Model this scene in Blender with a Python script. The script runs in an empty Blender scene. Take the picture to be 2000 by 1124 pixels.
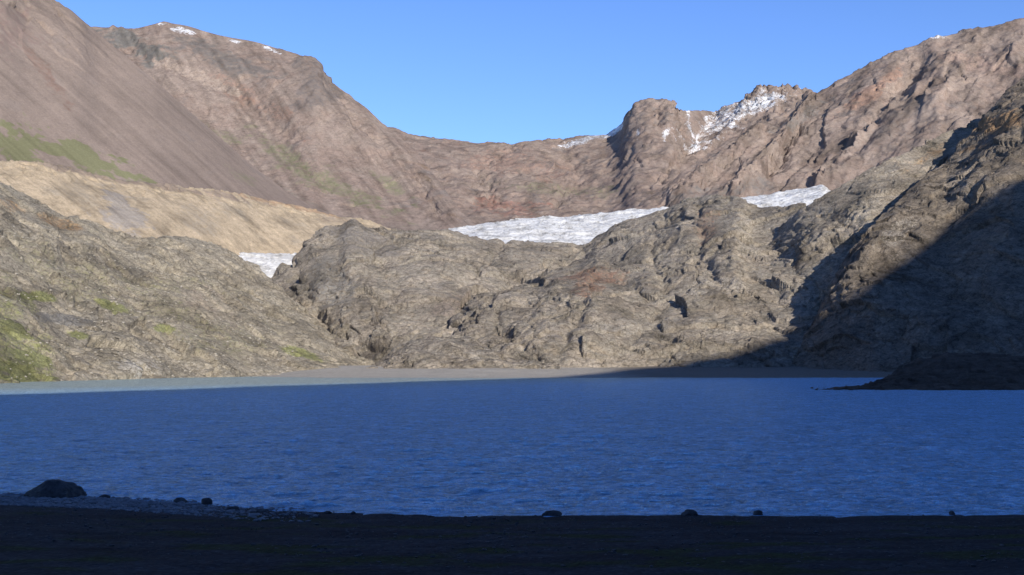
import bpy, math, numpy as np, random
from mathutils import Vector
random.seed(4); np.random.seed(4)
scene=bpy.context.scene
# ---------------- camera -----------------
F=2145.0; H=8.0; HOR=712.0
pitch=math.atan((HOR-562)/F)
cp,sp=math.cos(pitch),math.sin(pitch)
cam=bpy.data.cameras.new("camera"); cam.lens=F/2000*36; cam.sensor_width=36
cam.clip_start=0.5; cam.clip_end=20000
co=bpy.data.objects.new("camera",cam); scene.collection.objects.link(co)
co.location=(0,0,H); co.rotation_euler=(math.pi/2+pitch,0,0); scene.camera=co
def unproj(px,py,d):
    X=(px-1000)/F; Y=-(py-562)/F
    dy=cp-Y*sp; dz=sp+Y*cp
    s=d/dy
    return np.stack([X*s,d+0*px,H+dz*s],-1)
def proj(P):
    x=P[...,0];y=P[...,1];z=P[...,2]-H
    f=y*cp+z*sp; u=-y*sp+z*cp
    return 1000+F*x/f, 562-F*u/f
# ---------------- noise -----------------
rng=np.random.RandomState(11)
perm=rng.permutation(256).astype(np.int32); perm=np.concatenate([perm,perm,perm])
gr=rng.normal(size=(256,3)); gr/=np.linalg.norm(gr,axis=1)[:,None]; gr=gr.astype(np.float32)
rnd=rng.uniform(0,1,size=(256,7)).astype(np.float32)
def perlin(P,seed=0):
    P=P+np.array([seed*17.31,seed*7.77,seed*3.19])
    i=np.floor(P).astype(np.int64); f=(P-i).astype(np.float32); i=(i&255).astype(np.int32)
    w=f*f*f*(f*(f*6-15)+10)
    out=0
    for a in (0,1):
        wa=w[...,0] if a else 1-w[...,0]
        pa=perm[i[...,0]+a]
        for b in (0,1):
            wb=w[...,1] if b else 1-w[...,1]
            pb=perm[pa+i[...,1]+b]
            for c in (0,1):
                wc=w[...,2] if c else 1-w[...,2]
                g=gr[perm[pb+i[...,2]+c]]
                dd=g[...,0]*(f[...,0]-a)+g[...,1]*(f[...,1]-b)+g[...,2]*(f[...,2]-c)
                out=out+wa*wb*wc*dd
    return out*1.5
def fbm(P,size,octv=5,gain=.5,seed=0,mode='n'):
    Q=P/np.array(size); a=1; o=0
    for k in range(octv):
        n=perlin(Q,seed+k)
        if mode=='b': n=np.abs(n)*2-.45
        elif mode=='r': n=.55-np.abs(n)*2
        o=o+a*n; a*=gain; Q=Q*2.03
    return o
def blocks(P,size,seed=0,tilt=1.3):
    """fractured rock: every cell is a tilted facet with its own step"""
    Q=(P/np.array(size)+seed*5.7).astype(np.float32)
    i0=np.floor(Q-.5).astype(np.int32)
    best=np.full(Q.shape[:-1],1e9,np.float32); val=np.zeros_like(best)
    for a in (0,1):
        for b in (0,1):
            for c in (0,1):
                ci=i0+np.array([a,b,c],np.int32)
                h=perm[perm[perm[ci[...,0]&255]+(ci[...,1]&255)]+(ci[...,2]&255)]
                r=rnd[h]
                d=Q-(ci+.5+(r[...,:3]-.5)*.9)
                d2=(d*d).sum(-1)
                v=(r[...,3]-.5)+((r[...,4:7]-.5)*d).sum(-1)*2*tilt
                m=d2<best
                best=np.where(m,d2,best); val=np.where(m,v,val)
    return val
def sstep(a,b,x):
    t=np.clip((x-a)/(b-a),0,1); return t*t*(3-2*t)
# ---------------- materials -----------------
def nodes(name):
    m=bpy.data.materials.new(name); m.use_nodes=True
    nt=m.node_tree; b=nt.nodes["Principled BSDF"]
    return m,nt,b
def N(nt,t,**k):
    n=nt.nodes.new(t)
    for a,v in k.items(): setattr(n,a,v)
    return n
def noise_n(nt,vec,scale,detail=6,rough=.6,dist=0):
    n=N(nt,'ShaderNodeTexNoise'); n.inputs['Scale'].default_value=scale
    n.inputs['Detail'].default_value=detail; n.inputs['Roughness'].default_value=rough
    n.inputs['Distortion'].default_value=dist
    nt.links.new(vec,n.inputs['Vector']); return n.outputs['Fac']
def ramp(nt,fac,stops):
    r=N(nt,'ShaderNodeValToRGB'); e=r.color_ramp.elements
    while len(e)<len(stops): e.new(.5)
    for el,(p,c) in zip(e,stops):
        el.position=p; el.color=(c[0],c[1],c[2],1) if not isinstance(c,(int,float)) else (c,c,c,1)
    nt.links.new(fac,r.inputs['Fac']); return r.outputs['Color']
def mix(nt,fac,a,b,mode='MIX'):
    m=N(nt,'ShaderNodeMix',data_type='RGBA',blend_type=mode)
    for s,v in ((m.inputs['Factor'],fac),(m.inputs['A'],a),(m.inputs['B'],b)):
        if hasattr(v,'links') : nt.links.new(v,s)
        elif isinstance(v,(int,float)): s.default_value=v
        else: s.default_value=(v[0],v[1],v[2],1)
    return m.outputs['Result']
def math_n(nt,op,a,b=0,clamp=False):
    m=N(nt,'ShaderNodeMath',operation=op,use_clamp=clamp)
    for s,v in ((m.inputs[0],a),(m.inputs[1],b)):
        if hasattr(v,'links'): nt.links.new(v,s)
        else: s.default_value=v
    return m.outputs[0]
def terrain_mat(name,cols,size,bump=1.0,cells=True,contrast=.55,squash=(1,1,1.35),gate=(.3,.7),crack=.45):
    m,nt,b=nodes(name)
    g=N(nt,'ShaderNodeNewGeometry')
    mp=N(nt,'ShaderNodeMapping'); mp.inputs['Scale'].default_value=squash
    mp.inputs['Rotation'].default_value=(.25,.5,0)
    nt.links.new(g.outputs['Position'],mp.inputs['Vector']); V=mp.outputs['Vector']
    nA=noise_n(nt,V,1/(size*8),6,.6,0)
    nB=noise_n(nt,V,1/(size*1.6),8,.78,0)
    nC=noise_n(nt,V,1/(size*.35),6,.8)
    c=ramp(nt,nA,[(.3,cols[0]),(.45,cols[1]),(.56,cols[2]),(.7,cols[3])])
    dk=ramp(nt,nB,[(.32,1-contrast),(.5,1.0),(.68,1+contrast*.4)])
    c=mix(nt,1.0,c,dk,'MULTIPLY')
    dk2=ramp(nt,nC,[(.32,1-contrast*.8),(.5,1.0),(.68,1.22)])
    c=mix(nt,1.0,c,dk2,'MULTIPLY')
    at=N(nt,'ShaderNodeAttribute',attribute_name='cover')
    amt=math_n(nt,'ADD',at.outputs['Alpha'],math_n(nt,'MULTIPLY',math_n(nt,'SUBTRACT',nB,.5),2.2))
    amt=math_n(nt,'ADD',amt,math_n(nt,'MULTIPLY',math_n(nt,'SUBTRACT',nC,.5),1.8))
    amt=math_n(nt,'MULTIPLY',amt,math_n(nt,'GREATER_THAN',at.outputs['Alpha'],.02))
    gt=ramp(nt,amt,[(gate[0],0.0),(gate[1],1.0)])
    cc=mix(nt,1.0,at.outputs['Color'],dk2,'MULTIPLY')
    c=mix(nt,gt,c,cc)
    va=N(nt,'ShaderNodeAttribute',attribute_name='var')
    c=mix(nt,1.0,c,ramp(nt,va.outputs['Fac'],[(0,.55),(.5,1.0),(1,1.3)]),'MULTIPLY')
    b.inputs['Roughness'].default_value=.95; b.inputs['Specular IOR Level'].default_value=.1
    h=math_n(nt,'ADD',math_n(nt,'MULTIPLY',nB,1.5),math_n(nt,'MULTIPLY',nC,.9))
    if cells:
        wv=N(nt,'ShaderNodeVectorMath',operation='ADD')
        nn=N(nt,'ShaderNodeTexNoise'); nn.inputs['Scale'].default_value=1/(size*1.6); nn.inputs['Detail'].default_value=5
        nt.links.new(V,nn.inputs['Vector'])
        sc=N(nt,'ShaderNodeVectorMath',operation='SCALE'); sc.inputs['Scale'].default_value=size*.9
        nt.links.new(nn.outputs['Color'],sc.inputs[0]); nt.links.new(V,wv.inputs[0]); nt.links.new(sc.outputs[0],wv.inputs[1])
        for cs,wt in ((2.4,2.0),(.8,.9)):
            vo=N(nt,'ShaderNodeTexVoronoi',feature='DISTANCE_TO_EDGE'); vo.inputs['Scale'].default_value=1/(size*cs)
            nt.links.new(wv.outputs[0],vo.inputs['Vector'])
            e=math_n(nt,'MINIMUM',vo.outputs['Distance'],.09)
            h=math_n(nt,'ADD',h,math_n(nt,'MULTIPLY',e,wt*2))
            if cs>1: c=mix(nt,crack,c,ramp(nt,vo.outputs['Distance'],[(0,.35),(.05,1.0)]),'MULTIPLY')
            else:
                vf=N(nt,'ShaderNodeTexVoronoi',feature='F1'); vf.inputs['Scale'].default_value=1/(size*cs)
                nt.links.new(wv.outputs[0],vf.inputs['Vector'])
                sxx=N(nt,'ShaderNodeSeparateColor'); nt.links.new(vf.outputs['Color'],sxx.inputs[0])
                h=math_n(nt,'ADD',h,math_n(nt,'MULTIPLY',sxx.outputs[0],.4))
                c=mix(nt,contrast*.7,c,ramp(nt,sxx.outputs[1],[(0,.7),(1,1.25)]),'MULTIPLY')
    nt.links.new(c,b.inputs['Base Color'])
    bp=N(nt,'ShaderNodeBump'); bp.inputs['Distance'].default_value=size*bump; bp.inputs['Strength'].default_value=1
    nt.links.new(h,bp.inputs['Height']); nt.links.new(bp.outputs['Normal'],b.inputs['Normal'])
    return m
# ---------------- mesh helper -----------------
def grid_mesh(name,P,mat,cover=None,var=None,kind='structure',label=None,cat=None):
    nv,nu=P.shape[:2]
    me=bpy.data.meshes.new(name)
    me.vertices.add(nv*nu); me.vertices.foreach_set('co',P.astype(np.float32).ravel())
    i=np.arange(nv*nu).reshape(nv,nu)
    q=np.stack([i[:-1,:-1],i[:-1,1:],i[1:,1:],i[1:,:-1]],-1).reshape(-1,4)
    me.loops.add(q.size); me.loops.foreach_set('vertex_index',q.ravel().astype(np.int32))
    me.polygons.add(len(q)); me.polygons.foreach_set('loop_start',(np.arange(len(q))*4).astype(np.int32))
    me.polygons.foreach_set('use_smooth',np.ones(len(q),bool))
    me.update(calc_edges=True)
    if cover is None: cover=np.zeros((nv,nu,4))
    a=me.attributes.new('cover','FLOAT_COLOR','POINT'); a.data.foreach_set('color',cover.astype(np.float32).ravel())
    if var is None: var=np.full((nv,nu),.5)
    a=me.attributes.new('var','FLOAT','POINT'); a.data.foreach_set('value',var.astype(np.float32).ravel())
    me.materials.append(mat)
    o=bpy.data.objects.new(name,me); scene.collection.objects.link(o)
    if kind: o['kind']=kind
    if label: o['label']=label
    if cat: o['category']=cat
    return o
def smooth1(a,k):
    if k<2: return a
    ker=np.hanning(k+2)[1:-1]; ker/=ker.sum()
    return np.convolve(np.pad(a,k//2,mode='edge'),ker,mode='valid')[:len(a)]
def row(pts,U,sm=5):
    p=np.array([q[0] for q in pts],float); d=np.interp(U,p,[q[2] for q in pts])
    d=smooth1(d,25)
    y=np.interp(U,p,[q[1] for q in pts]); y=smooth1(y,sm)
    return unproj(U,y,d)
def rowz(pts,U):
    p=[q[0] for q in pts]; d=smooth1(np.interp(U,p,[q[1] for q in pts]),25); z=np.interp(U,p,[q[2] for q in pts])
    return np.stack([(U-1000)/F*d*1.0,d,z],-1)
def loft(base,crest,mids,U,nvs,back=1.3):
    R=[base]
    for (tz,td) in mids:
        y=base[:,1]+(crest[:,1]-base[:,1])*td
        z=base[:,2]+(crest[:,2]-base[:,2])*tz
        xr0=base[:,0]/base[:,1]; xr1=crest[:,0]/crest[:,1]
        x=(xr0+(xr1-xr0)*tz)*y
        R.append(np.stack([x,y,z],-1))
    R.append(crest)
    n=len(R)
    K=[2*R[0]-R[1]]+R+[2*R[-1]-R[-2]]
    K=np.stack(K,0)
    T=np.linspace(0,n-1,nvs)
    i=np.minimum(T.astype(int),n-2); t=(T-i)[:,None,None]
    p0,p1,p2,p3=K[i],K[i+1],K[i+2],K[i+3]
    P=.5*((2*p1)+(-p0+p2)*t+(2*p0-5*p1+4*p2-p3)*t*t+(-p0+3*p1-3*p2+p3)*t**3)
    V=T/(n-1)
    sk=P[0].copy(); sk[:,2]=np.minimum(sk[:,2],-20)
    bk=[]
    for f,zf in ((.12,.93),(.4,.6),(1,0)):
        q=crest.copy(); s=1+(back-1)*f; q[:,0]*=s; q[:,1]*=s; q[:,2]=crest[:,2]*zf-10*(f==1)
        bk.append(q)
    P=np.concatenate([sk[None],P,np.stack(bk,0)],0)
    V=np.concatenate([[0],V,[1,1,1]])
    return P,V[:,None]+0*P[...,0]
def displace(P,D):
    du=np.gradient(P,axis=1); dv=np.gradient(P,axis=0)
    n=np.cross(du,dv); n/=np.linalg.norm(n,axis=-1)[...,None]+1e-9
    for _ in range(6):
        n=(n+np.roll(n,1,0)+np.roll(n,-1,0)+np.roll(n,1,1)+np.roll(n,-1,1))/5
    n/=np.linalg.norm(n,axis=-1)[...,None]+1e-9
    D=D.copy(); D[0]=0
    return P+n*D[...,None]
def cover_blobs(P,blobs,wsize):
    px,py=proj(P)
    col=np.zeros(P.shape[:2]+(4,))
    w1=fbm(P,wsize,4,seed=40)*.7; w2=fbm(P,wsize*.25,3,seed=50)*.5
    for (cx,cy,rx,ry,ang,c,st) in blobs:
        a=math.radians(ang); dx=px-cx; dy=py-cy
        x=(dx*math.cos(a)+dy*math.sin(a))/rx; y=(-dx*math.sin(a)+dy*math.cos(a))/ry
        r=np.sqrt(x*x+y*y)+w1+w2
        am=sstep(1.25,.45,r)*st
        better=am>col[...,3]
        for k in range(3): col[...,k]=np.where(better,c[k],col[...,k])
        col[...,3]=np.maximum(col[...,3],am)
    return col
def crease(P,lines):
    """valleys (negative) and spurs (positive) along traced lines"""
    px,py=proj(P); D=0*px
    wob=fbm(P,40,4,.6,91)*16
    for pts,w,dep in lines:
        best=np.full(px.shape,1e9)
        for (x0,y0),(x1,y1) in zip(pts[:-1],pts[1:]):
            vx,vy=x1-x0,y1-y0; L2=vx*vx+vy*vy
            t=np.clip(((px-x0)*vx+(py-y0)*vy)/L2,0,1)
            best=np.minimum(best,np.hypot(px+wob-x0-t*vx,py-y0-t*vy))
        D+=dep*np.exp(-np.abs(best/w)**1.5)
    return D
def US(a,b,step=2.6): return np.arange(a,b,step,dtype=float)

GREEN=(.34,.34,.16); GREENU=(.19,.185,.105); GREEN2=(.20,.19,.12); SNOW=(.82,.84,.88); ORANGE=(.46,.30,.17); RUST=(.38,.24,.17); PALE=(.50,.44,.36); GREY=(.31,.29,.26)

m_back=terrain_mat("far_mountain_rock",[(.262,.203,.172),(.30,.238,.2),(.287,.217,.18),(.245,.205,.182)],12,.10,contrast=.33,crack=.10)
m_scree=terrain_mat("scree_slope",[(.262,.207,.173),(.25,.197,.166),(.267,.21,.175),(.247,.2,.173)],9,.05,cells=False,contrast=.16)
m_mor=terrain_mat("moraine_gravel",[(.45,.36,.25),(.50,.40,.28),(.47,.375,.262),(.41,.345,.262)],5,.16,cells=False,contrast=.35)
m_rock=terrain_mat("ice_polished_rock",[(.325,.28,.22),(.42,.36,.29),(.36,.32,.262),(.44,.365,.275)],3.0,.38,contrast=.6)
m_rockL=terrain_mat("grassy_rock",[(.37,.32,.245),(.46,.40,.31),(.39,.345,.27),(.50,.435,.335)],2.8,.34,contrast=.6)
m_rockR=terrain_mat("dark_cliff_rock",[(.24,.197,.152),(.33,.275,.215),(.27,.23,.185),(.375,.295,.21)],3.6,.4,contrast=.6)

# ---- far cirque ----
U=US(520,1900)
c=row([(520,260,4300),(745,246,4300),(770,250,4300),(800,262,4300),(860,271,4300),(930,279,4300),(980,277,4300),(1030,276,4300),(1060,273,4400),(1100,268,4500),(1150,264,4500),(1185,262,4500),(1205,250,4500),(1215,240,4450),(1222,224,4400),(1240,208,4300),(1265,203,4300),(1290,198,4300),(1312,196,4300),(1322,208,4300),(1332,216,4400),(1390,216,4700),(1410,208,4700),(1440,200,4700),(1470,188,4700),(1490,180,4700),(1503,176,4700),(1515,166,4700),(1523,173,4700),(1540,169,4700),(1560,173,4700),(1590,182,4700),(1900,200,4700)],U,3)
b=row([(520,470,2500),(1000,480,2500),(1900,480,2500)],U)
P,V=loft(b,c,[(.22,.35),(.55,.66)],U,300)
top=1-sstep(.72,.97,V)
px,py=proj(P)
D=fbm(P,(220,220,420),6,.47,1,'r')*16*(.2+V)*(.06+.94*top)+fbm(P,50,5,.6,7)*3*(.4+.6*top)+blocks(P,(90,90,140),3)*7*sstep(.3,.7,V)*(.2+.8*top)+blocks(P,(35,35,60),4)*3
D+=crease(P,[([(1225,215),(1215,260),(1190,300)],14,-3),([(1312,205),(1335,250),(1345,290)],9,-24),([(1265,210),(1262,250)],26,22),([(1300,205),(1305,245)],8,20),([(1282,220),(1286,250)],4,-16),([(1000,285),(940,330),(960,390)],12,-20),([(1100,275),(1130,350),(1090,400)],14,-16),([(1400,220),(1350,290),(1290,350)],10,-26),([(1490,185),(1420,260),(1380,300)],12,26)])
D+=fbm(P,(45,45,90),4,.6,17,'r')*22*sstep(1400,1480,px)*sstep(.7,1,V)
P=displace(P,D)
cov=cover_blobs(P,[(1450,215,110,22,-24,SNOW,.46),(1395,250,60,22,-35,SNOW,.42),(1365,265,9,30,20,SNOW,.52),(1490,195,45,12,-22,SNOW,.55),(1345,235,6,24,-5,SNOW,.5),(1300,262,7,14,20,SNOW,.45),(1245,262,5,12,10,SNOW,.42),(1130,277,60,6,-15,SNOW,.5),(1200,256,28,6,-35,SNOW,.7),(1000,405,70,22,5,(.33,.19,.15),.55),(1000,320,140,30,10,(.32,.21,.165),.45),(1100,370,120,16,5,GREEN2,.4)],120)
grid_mesh("mountain",P,m_back,cov,.5+fbm(P,(60,60,160),4,.5,21)*.45,label="distant brown rocky cirque with a blunt peak and snow patches",cat="mountain")

# ---- left rear mountain ----
U=US(-300,1020)
c=row([(-300,60,2700),(100,60,2800),(185,52,2900),(215,56,2900),(260,58,2900),(290,50,2900),(320,42,2900),(370,52,2900),(400,62,2900),(440,72,2900),(500,82,2900),(560,100,2850),(600,114,2800),(622,122,2800),(630,138,2800),(660,165,2750),(690,190,2750),(720,215,2700),(745,240,2700),(775,262,2650),(810,292,2600),(840,330,2500),(870,370,2400),(900,412,2300),(940,450,2200),(1020,480,2150)],U,3)
b=row([(-300,490,1900),(600,490,1950),(1020,495,2050)],U)
P,V=loft(b,c,[(.22,.35),(.5,.62),(.78,.8)],U,330)
px,py=proj(P)
top=1-sstep(.8,.98,V)
T=np.stack([P[...,0]+.75*P[...,2],P[...,1]*.15,P[...,2]*.12],-1)
hi=sstep(.45,.95,V)
patch=sstep(-.1,.35,fbm(P,260,3,.5,66))
D=fbm(T,110,5,.4,3,'r')*4.5*(.25+.75*V)*(.1+.9*top)+fbm(P,40,5,.6,9)*(.2+.7*patch+1.4*hi)*(.4+.6*top)+blocks(P,(60,60,90),6)*(.3+3.5*hi+1.6*patch)*(.2+.8*top)
D+=crease(P,[([(250,95),(330,125),(450,170),(560,260)],16,-16),([(230,60),(300,100)],14,12),([(640,150),(700,240),(800,330),(860,420)],10,-10),([(470,210),(560,290),(640,370)],14,-8),([(600,120),(640,200),(730,300)],16,10),([(400,250),(520,340),(620,430)],14,6)])
P=displace(P,D)
cov=cover_blobs(P,[(355,60,30,7,15,SNOW,.5),(318,48,18,6,0,SNOW,.58),(460,82,16,3,15,SNOW,.45),(535,100,22,4,25,SNOW,.5),(640,360,140,26,25,GREEN2,.55),(560,310,80,20,35,GREEN2,.5),(760,360,60,14,35,GREEN2,.5),(440,270,60,14,20,GREEN2,.45),(270,90,90,26,20,(.18,.167,.153),.75),(420,110,120,24,20,(.18,.158,.144),.65),(630,160,50,60,40,(.18,.153,.14),.6),(330,125,120,16,25,(.34,.27,.225),.65),(540,400,160,40,20,(.225,.198,.165),.45),(500,200,120,20,30,(.31,.205,.16),.45)],120)
grid_mesh("mountain",P,m_back,cov,.5+fbm(T,(16,16,30),5,.6,21)*.35,label="brown mountain with dark rocky top and thin snow",cat="mountain")

# ---- right mountain ----
U=US(1130,2320)
c=row([(1130,440,2500),(1230,412,2500),(1290,372,2550),(1340,332,2600),(1400,292,2700),(1470,248,2800),(1540,222,2900),(1590,190,3000),(1625,165,3000),(1680,135,3000),(1710,118,3000),(1740,102,3000),(1790,88,3000),(1815,75,3000),(1830,68,3000),(1845,73,3000),(1870,66,3000),(1920,55,3000),(1960,45,3000),(2000,36,3000),(2320,-60,3000)],U,3)
b=row([(1130,490,2200),(1500,490,2150),(2320,480,1900)],U)
P,V=loft(b,c,[(.3,.35),(.62,.66)],U,330)
top=1-sstep(.8,.98,V)
T=np.stack([P[...,0]-.75*P[...,2],P[...,1]*.4,P[...,2]*.3],-1)
D=fbm(T,180,6,.45,5,'r')*22*(.25+.75*sstep(0,.4,V))*(.08+.92*top)+fbm(P,50,5,.55,9,'r')*2.5+blocks(T,(70,70,60),8)*7*(.2+.8*top)+blocks(P,(28,28,50),9)*2.4
D+=crease(P,[([(1590,200),(1540,270),(1470,350),(1440,390)],12,34),([(1700,250),(1640,320),(1600,360)],10,36),([(1560,260),(1500,340)],10,-38),([(1660,290),(1600,350)],8,-30),([(1480,260),(1400,330),(1330,390)],12,26),([(1440,300),(1370,370)],8,-24),([(1800,120),(1740,180),(1690,260)],16,-20),([(1900,80),(1830,200)],18,16)])
P=displace(P,D)
cov=cover_blobs(P,[(1560,235,60,16,-30,(.225,.2,.182),.6),(1700,180,100,14,-35,(.345,.225,.17),.65),(1900,120,120,16,10,(.35,.255,.21),.55),(1400,380,120,20,-10,(.2,.178,.164),.5),(1750,250,120,40,-30,(.225,.187,.164),.45),(1828,72,14,4,0,SNOW,.5)],120)
grid_mesh("mountain",P,m_back,cov,.5+fbm(T,(40,40,80),5,.55,21)*.55,label="tall pinkish brown mountain cut by diagonal gullies",cat="mountain")

# ---- left scree slope ----
U=US(-300,760)
c=row([(-300,-230,1600),(0,-85,1750),(60,-38,1800),(112,0,1800),(150,30,1800),(190,64,1850),(240,105,1850),(300,155,1850),(400,243,1900),(500,328,1950),(560,375,1950),(600,398,1950),(640,415,1900),(700,445,1850),(760,470,1850)],U,5)
b=row([(-300,400,1250),(0,420,1300),(300,450,1450),(600,480,1650),(760,490,1700)],U)
P,V=loft(b,c,[(.45,.45)],U,300)
px,py=proj(P)
T=np.stack([px*.9-py,py*.03,V*2],-1)
rk=sstep(.5,.95,V)*sstep(260,0,px)
D=fbm(T,60,4,.4,3,'r')*.5*(.3+V)+fbm(P,60,4,.5,8,'r')*3*rk+blocks(P,(40,40,70),2)*6*rk+fbm(P,120,4,.5,4)*1.0
P=displace(P,D)
cov=cover_blobs(P,[(140,298,185,26,20,GREENU,1.15),(40,285,70,28,25,GREENU,1.05),(245,338,60,9,20,GREENU,.95),(80,130,16,110,-38,(.215,.15,.122),.55),(30,60,50,60,-38,(.225,.165,.142),.55),(480,350,40,10,35,GREEN2,.4)],50)
grid_mesh("scree_slope",P,m_scree,cov,.5+fbm(T,(14,14,14),6,.7,31)*.22+fbm(P,200,4,.5,32)*.25,label="long smooth brown scree slope with a green grassy patch",cat="mountain slope")

# ---- moraine ----
U=US(-300,800,2.0)
c=row([(-300,300,1100),(0,312,1120),(60,318,1130),(100,317,1150),(150,330,1180),(200,345,1200),(250,355,1230),(300,357,1260),(380,368,1320),(450,375,1380),(500,385,1430),(560,398,1480),(620,412,1520),(660,422,1540),(700,427,1560),(740,438,1580),(765,448,1580),(800,475,1580)],U,3)
b=row([(-300,480,950),(0,490,980),(300,510,1080),(500,530,1260),(800,530,1450)],U)
P,V=loft(b,c,[(.5,.4)],U,240)
px,py=proj(P)
T=np.stack([px*.8-py,py*.08,V*6],-1)
D=fbm(T,12,5,.6,3,'r')*.8*sstep(.2,1,V)+fbm(P,40,6,.55,4)*1.5+blocks(P,(12,12,12),5)*1.6*sstep(.7,.95,V)
P=displace(P,D)
cov=cover_blobs(P,[(35,300,50,12,15,GREENU,.9),(240,420,34,60,-45,(.36,.315,.27),.85),(150,370,18,60,-60,(.38,.315,.235),.65),(560,400,120,8,12,(.37,.255,.17),.65),(660,430,60,10,12,(.37,.295,.225),.6),(250,350,280,9,10,(.31,.245,.195),.75),(400,430,60,30,20,(.41,.345,.265),.5)],50)
grid_mesh("moraine_ridge",P,m_mor,cov,.5+fbm(T,(10,10,10),5,.65,31)*.22+fbm(P,30,5,.6,33)*.3,label="pale sandy moraine ridge with a sharp eroded edge",cat="moraine")

# ---- glacier ----
m,nt,bs=nodes("glacier_ice")
g=N(nt,'ShaderNodeNewGeometry'); mp=N(nt,'ShaderNodeMapping'); mp.inputs['Scale'].default_value=(1,.3,1.5); mp.inputs['Rotation'].default_value=(0,0,.7)
nt.links.new(g.outputs['Position'],mp.inputs['Vector'])
n1=noise_n(nt,mp.outputs[0],1/22,8,.75,.5); n2=noise_n(nt,mp.outputs[0],1/6,6,.75)
c1=ramp(nt,n1,[(.35,(.42,.40,.37)),(.46,(.78,.77,.75)),(.6,(.90,.90,.90))])
nt.links.new(mix(nt,.65,c1,ramp(nt,n2,[(.36,.45),(.5,1.0)]),'MULTIPLY'),bs.inputs['Base Color'])
bp=N(nt,'ShaderNodeBump'); bp.inputs['Distance'].default_value=6; nt.links.new(math_n(nt,'ADD',n1,math_n(nt,'MULTIPLY',n2,.4)),bp.inputs['Height']); nt.links.new(bp.outputs[0],bs.inputs['Normal'])
bs.inputs['Roughness'].default_value=.8
U=US(380,1760)
c=row([(380,510,1230),(465,503,1250),(520,497,1280),(575,491,1300),(700,470,1500),(850,452,1800),(880,446,1850),(960,434,1900),(1020,428,1950),(1070,421,1980),(1110,423,2000),(1150,419,2020),(1220,412,2050),(1300,404,2080),(1445,387,2080),(1530,375,2060),(1580,366,2050),(1608,362,2040),(1625,380,2000),(1680,420,2000),(1760,440,2000)],U,5)
b=row([(380,570,1120),(600,570,1200),(800,540,1300),(1000,520,1450),(1300,500,1600),(1760,480,1600)],U)
P,V=loft(b,c,[(.5,.5)],U,200)
P=displace(P,fbm(P,(90,60,60),6,.55,13,'b')*3.5+blocks(P,(40,14,30),7)*2)
grid_mesh("glacier",P,m,label="white crevassed glacier ice filling the high valley",cat="glacier")

# ---- rock hills ----
def rockdisp(P,V,a,s,seed,k=1.0):
    W=np.stack([fbm(P,s*1.4,3,.5,seed+20),fbm(P,s*1.4,3,.5,seed+30),fbm(P,s*1.4,3,.5,seed+40)],-1)*s*.22
    Q=P+W
    Q=np.stack([Q[...,0]+.4*Q[...,2],Q[...,1],Q[...,2]*1.35-.2*Q[...,0]],-1)
    top=1-sstep(.78,.98,V)
    D=fbm(Q,s,3,.4,seed,'b')*a*.7*(.1+.9*top)
    D=D+blocks(Q,(s*.6,s*.6,s*.48),seed)*a*.5*k*(.3+.7*top)
    W2=np.stack([fbm(P,s*.3,3,.5,seed+21),fbm(P,s*.3,3,.5,seed+31),fbm(P,s*.3,3,.5,seed+41)],-1)*s*.04
    Q2=Q+W2
    m=.4+.6*sstep(-.3,.4,fbm(P,s*.9,3,.5,seed+60))
    D=D+blocks(Q2,(s*.25,s*.25,s*.2),seed+1)*a*.32*k*m
    D=D+blocks(Q2,(s*.1,s*.1,s*.08),seed+2)*a*.15*k*m
    D=D+fbm(P,s*.09,4,.65,seed+5,'r')*a*.025
    return D
def rockhill(name,crest,base,mids,u0,u1,nv,a,s,seed,mat,blobs,label,back=1.25,sm=5,step=2.0,lines=None,k=1.0):
    U=US(u0,u1,step)
    c=row(crest,U,sm); b=rowz(base,U)
    P,V=loft(b,c,mids,U,nv,back)
    D=rockdisp(P,V,a,s,seed,k)
    if lines: D=D+crease(P,lines)
    P=displace(P,D)
    cov=cover_blobs(P,blobs,s)
    var=.5+fbm(P,s*.5,5,.65,seed+3)*.5
    grid_mesh(name,P,mat,cov,var,label=label,cat="rock hill")
    return P
rockhill("rock_hill",[(470,610,1180),(520,548,1180),(545,528,1180),(570,502,1190),(600,465,1200),(640,446,1230),(690,433,1250),(730,445,1260),(780,452,1280),(870,450,1300),(920,463,1320),(980,471,1330),(1050,473,1340),(1130,473,1350),(1170,459,1350),(1210,440,1350),(1260,421,1340),(1300,408,1330),(1340,388,1310),(1400,378,1270),(1430,388,1230),(1460,399,1210),(1490,403,1190),(1540,406,1150),(1590,404,1110),(1650,420,1060),(1780,480,1040)],
 [(470,980,2),(740,900,4),(1080,880,5),(1400,860,5),(1780,860,5)],[(.28,.16),(.62,.5)],470,1780,480,10,125,3,m_rock,
 [(1160,545,60,25,0,RUST,.55),(1400,560,90,20,-10,PALE,.5),(1500,440,110,30,0,PALE,.5),(650,560,60,40,40,GREY,.5),(880,600,50,25,-30,(.42,.34,.28),.5),(700,470,80,24,20,(.29,.26,.23),.5),(1380,440,30,50,10,RUST,.4),(1585,540,6,50,8,(.56,.53,.49),.5)],
 "bulging ice-worn brown rock hill below the glacier",
 lines=[([(1150,470),(1090,515),(1000,545),(930,580),(875,640)],11,-8),([(985,470),(960,510),(900,560)],8,-5),([(1610,430),(1590,500),(1582,590)],10,-9),([(1360,395),(1365,470),(1400,540)],10,-5),([(560,500),(590,560),(640,640),(740,690)],7,-6),([(760,450),(740,520),(780,590),(870,640)],12,-4),([(640,450),(610,500),(640,560)],14,5),([(1230,430),(1180,480),(1160,540)],16,5),([(1450,400),(1430,480),(1440,560)],18,5),([(1300,420),(1270,500),(1300,570)],8,-4),([(690,440),(680,500),(700,560),(760,640)],16,5),([(610,600),(630,645)],6,-8)])
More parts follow.
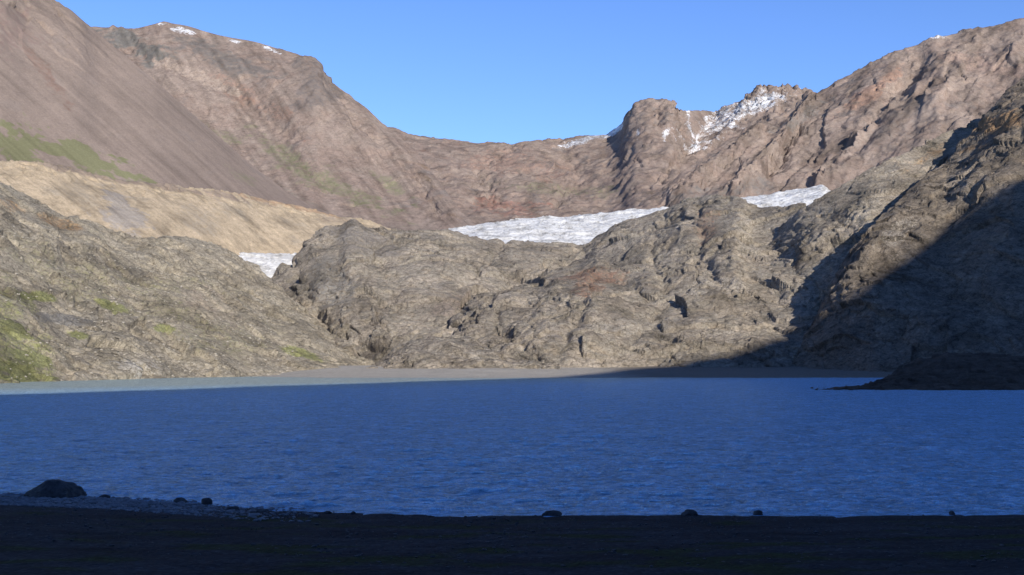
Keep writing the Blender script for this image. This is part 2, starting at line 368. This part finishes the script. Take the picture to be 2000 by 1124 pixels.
rockhill("rock_hill",[(830,735,900),(868,690,920),(880,625,960),(910,592,1000),(950,575,1010),(1050,562,1020),(1100,545,1030),(1150,530,1030),(1200,548,1030),(1290,578,1020),(1400,580,1000),(1500,590,960),(1580,592,930),(1640,610,900),(1700,650,880),(1760,700,860),(1800,730,850)],
 [(830,850,5),(1080,800,5),(1400,800,5),(1800,820,5)],[(.35,.2),(.7,.52)],830,1800,300,7.5,80,17,m_rock,
 [(1160,548,60,25,0,RUST,.55),(1400,600,60,14,0,ORANGE,.4),(1080,660,70,20,-20,(.27,.24,.21),.5),(1250,640,120,24,-5,(.46,.41,.34),.5)],
 "low brown rock dome at the edge of the gravel flat",
 lines=[([(960,580),(980,640),(1040,700)],9,-4),([(1160,540),(1130,620),(1080,700)],9,-5),([(1090,560),(1060,620)],14,4),([(1300,590),(1260,640),(1200,700)],9,-4)])
rockhill("rock_hill",[(715,728,840),(745,705,850),(770,680,860),(805,663,870),(850,658,870),(930,668,860),(980,688,850),(1040,702,830),(1095,716,820)],
 [(715,790,5),(900,770,5),(1095,780,5)],[(.5,.3)],715,1095,110,3.5,36,23,m_rock,[(730,660,10,8,0,RUST,.7),(900,690,80,14,0,PALE,.5)],
 "small rounded grey-brown rock knoll beside the gravel flat",step=2)
PL=rockhill("rock_slope",[(-320,240,720),(0,352,850),(40,376,860),(100,408,880),(130,428,890),(170,430,900),(220,452,920),(270,462,940),(320,459,960),(360,463,980),(420,476,1000),(460,494,1010),(490,512,1020),(512,530,1020),(560,570,1010),(620,628,990),(680,674,960),(745,718,930),(800,740,920)],
 [(-320,380,-2),(0,455,-1),(300,620,-1),(520,730,0),(650,800,2),(800,880,3)],[(.45,.5)],-320,800,480,6.5,75,31,m_rockL,
 [(30,690,125,85,30,GREEN,.52),(0,610,80,50,20,GREEN,.5),(30,640,50,22,20,GREEN,.8),(70,700,50,16,15,GREEN,.8),(20,720,40,14,10,GREEN,.85),(80,580,36,9,8,GREEN,.9),(220,598,34,12,20,GREEN,.8),(155,655,34,9,5,GREEN,.85),(50,738,90,7,0,GREEN,.85),(590,690,56,10,20,GREEN,.72),(320,640,26,8,0,GREEN,.75),(300,580,260,60,20,(.28,.27,.15),.34),(110,435,40,9,15,ORANGE,.5),(20,405,40,12,30,ORANGE,.45),(120,625,60,14,5,GREY,.7),(270,715,60,16,10,(.54,.50,.44),.6),(400,600,90,30,20,(.39,.32,.25),.5)],
 "pale rocky slope with patches of green grass above the lake",step=2,k=1.0)
rockhill("rock_slope",[(1500,470,1100),(1560,412,1060),(1590,393,1050),(1640,365,1050),(1700,331,1060),(1760,302,1090),(1800,288,1120),(1840,262,1160),(1880,246,1190),(1920,226,1220),(1960,208,1240),(2320,140,1240)],
 [(1500,880,4),(1700,840,4),(2000,880,4),(2320,880,4)],[(.35,.25),(.7,.58)],1500,2320,320,8,90,41,m_rock,
 [(1700,400,80,16,-35,PALE,.6),(1820,300,60,12,-30,ORANGE,.4)],"steep craggy brown rock slope")
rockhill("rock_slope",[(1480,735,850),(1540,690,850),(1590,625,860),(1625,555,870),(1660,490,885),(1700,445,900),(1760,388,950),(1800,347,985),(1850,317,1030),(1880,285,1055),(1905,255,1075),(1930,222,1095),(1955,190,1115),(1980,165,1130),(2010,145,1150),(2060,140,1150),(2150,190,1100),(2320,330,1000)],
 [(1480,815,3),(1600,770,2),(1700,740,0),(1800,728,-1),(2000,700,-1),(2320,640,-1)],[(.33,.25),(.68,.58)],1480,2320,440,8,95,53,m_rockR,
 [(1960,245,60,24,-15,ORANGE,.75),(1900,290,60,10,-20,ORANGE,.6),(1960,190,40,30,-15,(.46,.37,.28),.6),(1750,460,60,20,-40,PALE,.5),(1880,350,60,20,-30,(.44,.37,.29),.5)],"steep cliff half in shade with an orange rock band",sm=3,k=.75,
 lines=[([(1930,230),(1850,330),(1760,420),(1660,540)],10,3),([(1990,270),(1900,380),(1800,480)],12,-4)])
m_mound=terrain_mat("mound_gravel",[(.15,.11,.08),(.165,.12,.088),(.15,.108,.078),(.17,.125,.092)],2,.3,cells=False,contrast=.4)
U=US(1570,2320,2)
c=row([(1570,765,347),(1600,761.5,347),(1640,759,352),(1690,753,362),(1720,743,375),(1760,718,395),(1800,700,410),(1850,689,418),(1900,689,420),(1960,694,420),(2000,695,420),(2320,680,420)],U,5)
b=rowz([(1570,343,-.5),(1690,340,-.5),(2000,340,-.5),(2320,340,-.5)],U)
P,V=loft(b,c,[(.5,.45)],U,80,back=1.2)
P=displace(P,fbm(P,12,5,.55,3)*.9*sstep(1590,1720,proj(P)[0])+blocks(P,(3,3,3),3)*.35)
grid_mesh("gravel_mound",P,m_mound,None,.5+fbm(P,6,4,.6,2)*.5,label="low brown gravel mound reaching into the lake",cat="gravel mound")

# ---------------- sun -----------------
EL=math.radians(20.5); AZ=math.radians(155)
tanE=math.tan(EL)
sh=np.array([math.sin(AZ),math.cos(AZ)]); pr=np.array([-sh[1],sh[0]])
sunv=Vector((sh[0]*math.cos(EL),sh[1]*math.cos(EL),math.sin(EL)))
L=bpy.data.lights.new("sun",'SUN'); L.energy=5.0; L.angle=math.radians(.5); L.color=(1,.93,.82)
lo=bpy.data.objects.new("sun",L); scene.collection.objects.link(lo)
lo.rotation_euler=sunv.to_track_quat('Z','Y').to_euler()
a0=420
u=np.arange(-1500,1700,8.)
Hh=np.interp(u,[-1500,-400,-100,0,63,175,345,400,471,540,565,583,631,697,737,798,860,1000,1300,1700],[300,150,112,120,142,180,240,252,266,284,294,303,328,366,390,412,405,300,120,0])+a0*tanE
rows=[]
for da,f in ((-330,-.05),(-230,.2),(-120,.58),(-40,.9),(0,1.0),(60,.93),(200,.7),(500,.4),(900,-.05)):
    a=a0+da
    xy=a*sh[None,:]+u[:,None]*pr[None,:]
    rows.append(np.stack([xy[:,0],xy[:,1],Hh*f],-1))
K=np.stack(rows,0); tt=np.linspace(0,len(rows)-1,70); i=np.minimum(tt.astype(int),len(rows)-2); t=(tt-i)[:,None,None]
P=K[i]*(1-t)+K[i+1]*t
P[...,2]+=fbm(P,(70,70,70),6,.5,61)*4
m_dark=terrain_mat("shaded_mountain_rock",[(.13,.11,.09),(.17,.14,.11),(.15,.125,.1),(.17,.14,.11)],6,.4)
grid_mesh("mountain",P,m_dark,None,None,label="dark shaded mountain standing over the lake shore",cat="mountain")
a=np.linspace(0,1,120)[None,:]; v=np.linspace(0,1,40)[:,None]
X=-330-500*v+0*a; Y=-900+1100*a+0*v; Z=320*v**.9*sstep(0,.2,1-a)+0*a  # out-of-view ridge, left and behind, added to reduce fill from the sky
P=np.stack([X,Y,Z-8],-1); P[...,2]+=fbm(P,120,5,.5,71)*30*v
grid_mesh("mountain",P,m_dark,None,None,label="unseen mountainside added behind the camera to cut sky fill",cat="mountain")

# ---------------- ground -----------------
def axis(n,lo,hi,k,c0):
    t=np.linspace(-1,1,n); a=np.sinh(k*t)/np.sinh(k)
    return np.where(a<0,c0+a*(c0-lo),c0+a*(hi-c0))
xs=axis(560,-7000,7000,7.5,0.); ys=axis(620,-3000,9000,6.5,52.)
X,Y=np.meshgrid(xs,ys)
P=np.stack([X,Y,0*X],-1)
Q=P.copy()
w=fbm(Q,(6,6,6),4,.5,5)
def shore(x): return 59+np.interp(x,[-60,-31,-22,-13,-6,0],[12,8.8,6.5,2.2,.3,0])
dS=shore(X)-Y+w*.5
zb=np.where(dS>0,dS*.045,dS*.12)
zt=6.4-.19*np.maximum(Y,-5)
z=np.maximum(zb,np.where(Y<36,zt,-99))
z=np.maximum(z,-4)
pxg=np.where(Y>60,1000+F*X/np.maximum(Y,60),0)
dfront=np.interp(pxg,[0,420,520,620,900,1100,1500,1760,1850,2000],[900,800,700,655,650,658,655,660,760,900])+fbm(Q,(60,30,60),4,.5,8)*14
dd=Y-dfront
zd=np.where(dd>0,np.minimum(dd*.006,.3)+np.maximum(dd-40,0)*.055,dd*.02)
zd=np.minimum(zd,7)
zd+=np.where(dd>0,fbm(Q,(50,25,50),3,.5,15)*.15,0)
z=np.where(Y>200,np.maximum(zd,-4),z)
z=np.where((dS>0),z+fbm(Q,1.2,4,.5,3)*.04,z)
P[...,2]=z
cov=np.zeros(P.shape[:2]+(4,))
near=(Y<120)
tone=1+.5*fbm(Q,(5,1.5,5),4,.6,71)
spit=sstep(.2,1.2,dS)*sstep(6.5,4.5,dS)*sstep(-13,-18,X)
flat_shade=(~near)*sstep(30,110,X)  # right side of the gravel flat darkened in colour to deepen its shade
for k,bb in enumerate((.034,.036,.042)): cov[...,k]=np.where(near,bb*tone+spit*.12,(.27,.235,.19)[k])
cov[...,3]=np.where(near,4.0,flat_shade*.9)
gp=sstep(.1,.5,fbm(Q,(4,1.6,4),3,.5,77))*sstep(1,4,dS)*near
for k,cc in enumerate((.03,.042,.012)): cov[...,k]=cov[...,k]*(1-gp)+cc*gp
m_ground=terrain_mat("gravel_ground",[(.47,.43,.365),(.52,.48,.41),(.49,.45,.38),(.54,.50,.43)],3,.02,cells=False,contrast=.25,squash=(.3,1,1))
nt=m_ground.node_tree; b=nt.nodes["Principled BSDF"]
g=N(nt,'ShaderNodeNewGeometry'); vo=N(nt,'ShaderNodeTexVoronoi'); vo.inputs['Scale'].default_value=6; nt.links.new(g.outputs['Position'],vo.inputs['Vector'])
bp=N(nt,'ShaderNodeBump'); bp.inputs['Distance'].default_value=.08; bp.inputs['Strength'].default_value=.7; bp.invert=True
old=b.inputs['Normal'].links[0].from_socket
nt.links.new(vo.outputs['Distance'],bp.inputs['Height']); nt.links.new(old,bp.inputs['Normal']); nt.links.new(bp.outputs[0],b.inputs['Normal'])
oc=b.inputs['Base Color'].links[0].from_socket
sc_=N(nt,'ShaderNodeSeparateColor'); nt.links.new(vo.outputs['Color'],sc_.inputs[0])
nt.links.new(mix(nt,1.0,oc,ramp(nt,sc_.outputs[0],[(0,.6),(.85,1.1),(1,1.6)]),'MULTIPLY'),b.inputs['Base Color'])
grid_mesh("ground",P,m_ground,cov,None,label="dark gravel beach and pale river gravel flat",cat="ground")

# ---------------- lake -----------------
m,nt,bs=nodes("glacial_lake_water")
g=N(nt,'ShaderNodeNewGeometry')
def wav(sx,sy,rot,det=3,ro=.55):
    mp=N(nt,'ShaderNodeMapping'); mp.inputs['Scale'].default_value=(sx,sy,1); mp.inputs['Rotation'].default_value=(0,0,rot)
    nt.links.new(g.outputs['Position'],mp.inputs['Vector'])
    return noise_n(nt,mp.outputs[0],1,det,ro,0)
w1=wav(1.3,1.5,.12,4,.7); w2=wav(3.2,4.0,-.2,3); wc=wav(.4,.10,.03,9,.95); w0=wav(.4,.4,.2,5,.7)
h=math_n(nt,'ADD',math_n(nt,'MULTIPLY',w1,.65),math_n(nt,'MULTIPLY',w2,.28))
h=math_n(nt,'ADD',h,math_n(nt,'MULTIPLY',w0,.8))
bp=N(nt,'ShaderNodeBump'); bp.inputs['Distance'].default_value=1.0; bp.inputs['Strength'].default_value=1
nt.links.new(h,bp.inputs['Height'])
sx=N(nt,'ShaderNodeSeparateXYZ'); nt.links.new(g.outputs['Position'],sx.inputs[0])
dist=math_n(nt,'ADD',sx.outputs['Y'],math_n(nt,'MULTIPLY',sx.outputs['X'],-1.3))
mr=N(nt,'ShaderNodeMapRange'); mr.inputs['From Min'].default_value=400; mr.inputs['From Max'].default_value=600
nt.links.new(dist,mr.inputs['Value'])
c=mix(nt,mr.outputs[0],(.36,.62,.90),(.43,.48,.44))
fl=ramp(nt,wc,[(.38,.65),(.5,1.05),(.62,1.4)])
fl2=ramp(nt,w1,[(.40,.6),(.5,1.05),(.60,1.4)])
crest_at=N(nt,'ShaderNodeAttribute',attribute_name='crest')
fl3=ramp(nt,crest_at.outputs['Fac'],[(.2,.5),(.5,1.05),(.8,1.5)])
fl4=mix(nt,.6,(1,1,1),fl,'MULTIPLY'); fl4=mix(nt,.6,fl4,fl2,'MULTIPLY'); fl4=mix(nt,.7,fl4,fl3,'MULTIPLY')  # bright ripple crests and dark troughs painted into the diffuse colour
c=mix(nt,1.0,c,fl4,'MULTIPLY')
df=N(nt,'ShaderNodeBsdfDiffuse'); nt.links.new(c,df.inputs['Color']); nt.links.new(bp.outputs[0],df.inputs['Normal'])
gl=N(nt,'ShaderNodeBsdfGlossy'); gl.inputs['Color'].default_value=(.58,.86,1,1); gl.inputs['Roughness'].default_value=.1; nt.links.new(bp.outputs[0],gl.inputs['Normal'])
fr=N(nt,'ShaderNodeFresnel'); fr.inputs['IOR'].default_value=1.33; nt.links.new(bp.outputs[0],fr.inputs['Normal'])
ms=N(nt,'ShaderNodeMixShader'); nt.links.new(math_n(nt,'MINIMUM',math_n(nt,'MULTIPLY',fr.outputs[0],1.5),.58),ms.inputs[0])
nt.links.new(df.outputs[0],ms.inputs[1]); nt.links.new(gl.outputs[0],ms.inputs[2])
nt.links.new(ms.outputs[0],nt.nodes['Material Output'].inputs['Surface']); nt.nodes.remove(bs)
cx=np.concatenate([np.arange(-3600,-200,50.),np.arange(-200,2200,3.2),np.arange(2200,5600,50.)])
rd=45*np.exp(np.linspace(0,math.log(1000/45),900))
XR=(cx[None,:]-1000)/F*rd[:,None]; YR=rd[:,None]+0*XR
W=np.stack([XR,YR,0*XR],-1)
inner=((cx>-190)&(cx<2190))[None,:]
Z=0*XR; Cn=0*XR
shz=sstep(0,3,YR-np.interp(XR,[-60,-31,-22,-13,-6,0],[71,67.8,65.5,61.2,59.3,59]))
for size,dmax,sd,am in ((.35,100,1,1.2),(.65,190,2,1.0),(1.5,420,3,.55),(3.6,900,4,.4)):
    fade=sstep(dmax,dmax*.5,YR)*inner
    n=fbm(W,(size*1.8,size,size),2,.55,200+sd*9)
    Z+=n*size*.10*am*fade*shz
    Cn+=n*fade*am
W[...,2]=Z
o=grid_mesh("lake_water",W,m,None,None,label="rippled blue glacial lake water",cat="lake")
a=o.data.attributes.new('crest','FLOAT','POINT'); a.data.foreach_set('value',np.clip(.5+Cn*.36,0,1).astype(np.float32).ravel())

# ---------------- stones -----------------
def stone_mat(name,c0,c1,sc):
    m,nt,bs=nodes(name)
    g=N(nt,'ShaderNodeNewGeometry'); n1=noise_n(nt,g.outputs['Position'],sc,8,.65)
    nt.links.new(ramp(nt,n1,[(.3,c0),(.7,c1)]),bs.inputs['Base Color'])
    bp=N(nt,'ShaderNodeBump'); bp.inputs['Distance'].default_value=.15; nt.links.new(n1,bp.inputs['Height']); nt.links.new(bp.outputs[0],bs.inputs['Normal'])
    bs.inputs['Roughness'].default_value=.8
    return m
m_stone=stone_mat("dark_wet_stone",(.045,.045,.048),(.14,.137,.135),3)
m_peb=stone_mat("grey_pebbles",(.12,.125,.14),(.40,.41,.44),1.5)
m_pale=stone_mat("pale_slope_stone",(.30,.27,.22),(.54,.49,.41),.5)
import bmesh
def rock_arrays(sub,seed):
    bm=bmesh.new(); bmesh.ops.create_icosphere(bm,subdivisions=sub,radius=1)
    v=np.array([x.co[:] for x in bm.verts]); f=[[a.index for a in fc.verts] for fc in bm.faces]; bm.free()
    r=np.random.RandomState(seed)
    for _ in range(9):
        n=r.normal(size=3); n/=np.linalg.norm(n); k=r.uniform(.6,.9)
        d=v@n; v=v-np.outer(np.maximum(d-k,0),n)*.85
    v=v*(1+fbm(v[None],.9,4,.5,seed)[0]*.22)[:,None]
    return v,f
def ray_ground(px,py,z):
    p=unproj(np.array(float(px)),np.array(float(py)),1.0); d=p-np.array([0,0,H]); s=(z-H)/d[2]
    return d*s+np.array([0,0,H])
def stone(px,py,wpx,hpx,seed,label,name="boulder",group=None,sub=4):
    p=ray_ground(px,py,.05); d=p[1]; wm=wpx/F*d; hm=hpx/F*d
    v,f=rock_arrays(sub,seed)
    v=v/np.array([np.ptp(v[:,0]),np.ptp(v[:,1]),1]); v[:,2]/=v[:,2].max()
    if name=="boulder":
        k=1.14-.5*np.clip(v[:,2],0,1)**1.3; v[:,0]*=k; v[:,1]*=k
    v=v*np.array([wm,wm*.7,hm]); v[:,2]=np.maximum(v[:,2],-.35*hm)
    me=bpy.data.meshes.new(name); me.from_pydata([tuple(x) for x in v],[],f); me.materials.append(m_stone)
    for q in me.polygons: q.use_smooth=False
    o=bpy.data.objects.new(name,me); o.location=p; scene.collection.objects.link(o)
    o['label']=label; o['category']="rock" if name!="boulder" else "boulder"
    if group: o['group']=group
stone(113,968,102,31,8,"large dark humped boulder at the water's edge",sub=5)
for k,(x,y,w_,h_) in enumerate([(352,980,28,8),(403,984,22,11),(455,995,24,6),(205,972,22,6),(690,1003,10,4),(1077,1005,40,8),(1346,1005,34,10),(1481,1004,20,7),(1859,1004,12,6),(508,999,34,5),(640,1002,16,4)]):
    stone(x,y,w_,h_,20+k,"small dark stone at the lake's edge",name="shore_stone",group="stones along the shoreline",sub=3)
def rubble(name,pts,sizes,mat,label):
    base=[rock_arrays(1,s) for s in range(100,106)]
    VV=[];FF=[];o0=0
    for i,(p,s) in enumerate(zip(pts,sizes)):
        v,f=base[i%6]; a=random.uniform(0,6.28); c_,s_=math.cos(a),math.sin(a)
        w=v*np.array([s,s*random.uniform(.6,1),s*random.uniform(.4,.6)])
        w=np.stack([w[:,0]*c_-w[:,1]*s_,w[:,0]*s_+w[:,1]*c_,w[:,2]],-1)+p
        VV.append(w); FF+= [[q+o0 for q in fc] for fc in f]; o0+=len(v)
    me=bpy.data.meshes.new(name); me.from_pydata(np.concatenate(VV).tolist(),[],FF); me.materials.append(mat)
    o=bpy.data.objects.new(name,me); scene.collection.objects.link(o); o['kind']='stuff'; o['label']=label; o['category']='stones'
pts=[];sz=[]
while len(pts)<6000:
    x=random.uniform(-45,-10); s=float(shore(x)); t=random.uniform(-1.0,6); y=s-t
    if random.random()>np.interp(x,[-45,-22,-16,-10],[1,.9,.4,.04]): continue
    pts.append(np.array([x,y,max(t*.045,-.02)])); sz.append(.04+abs(random.gauss(0,.09)))
rubble("shore_pebbles",pts,sz,m_peb,"grey pebbles strewn along the shore")
pts=[];sz=[]
while len(pts)<2500:
    x=random.uniform(-45,45); s=float(shore(x)); t=random.uniform(-.3,20); y=s-t
    pts.append(np.array([x,y,max(t*.045,-.05)])); sz.append(.03+abs(random.gauss(0,.05)))
rubble("beach_stones",pts,sz,m_stone,"small dark stones scattered over the gravel beach")
pts=[];sz=[]
nv,nu=PL.shape[:2]
dens=fbm(PL,60,3,.5,88); ppx,ppy=proj(PL)
while len(pts)<2200:
    i=int(random.uniform(2,nv*.8)); j=int(random.uniform(0,nu*.8))
    if ppx[i,j]<130 and ppy[i,j]>590 and random.random()>.4: continue
    if random.random()>.2+1.2*max(0,float(dens[i,j]))*(1-i/nv): continue
    pts.append(PL[i,j]); sz.append(min(.3+abs(random.gauss(0,.5)),2.0))
rubble("slope_stones",pts,sz,m_pale,"pale fallen stones scattered over the rocky slope")

# ---------------- world -----------------
w=bpy.data.worlds.new("World"); scene.world=w; w.use_nodes=True
nt=w.node_tree; bg=nt.nodes['Background']
sk=N(nt,'ShaderNodeTexSky',sky_type='NISHITA'); sk.sun_disc=False; sk.sun_elevation=EL; sk.sun_rotation=AZ
sk.altitude=1200; sk.air_density=1.0; sk.dust_density=.2; sk.ozone_density=2.0
tc=N(nt,'ShaderNodeTexCoord'); sz_=N(nt,'ShaderNodeSeparateXYZ'); nt.links.new(tc.outputs['Generated'],sz_.inputs[0])
gain=ramp(nt,sz_.outputs['Z'],[(0,(.96,1.13,1.40)),(.15,(.88,1.08,1.47)),(.36,(.78,1.02,1.58)),(.55,(.44,.62,.96)),(.9,(.25,.38,.66))])
nt.links.new(mix(nt,1.0,sk.outputs[0],gain,'MULTIPLY'),bg.inputs['Color']); bg.inputs['Strength'].default_value=.135
scene.view_settings.view_transform='Standard'; scene.view_settings.look='None'; scene.view_settings.exposure=0
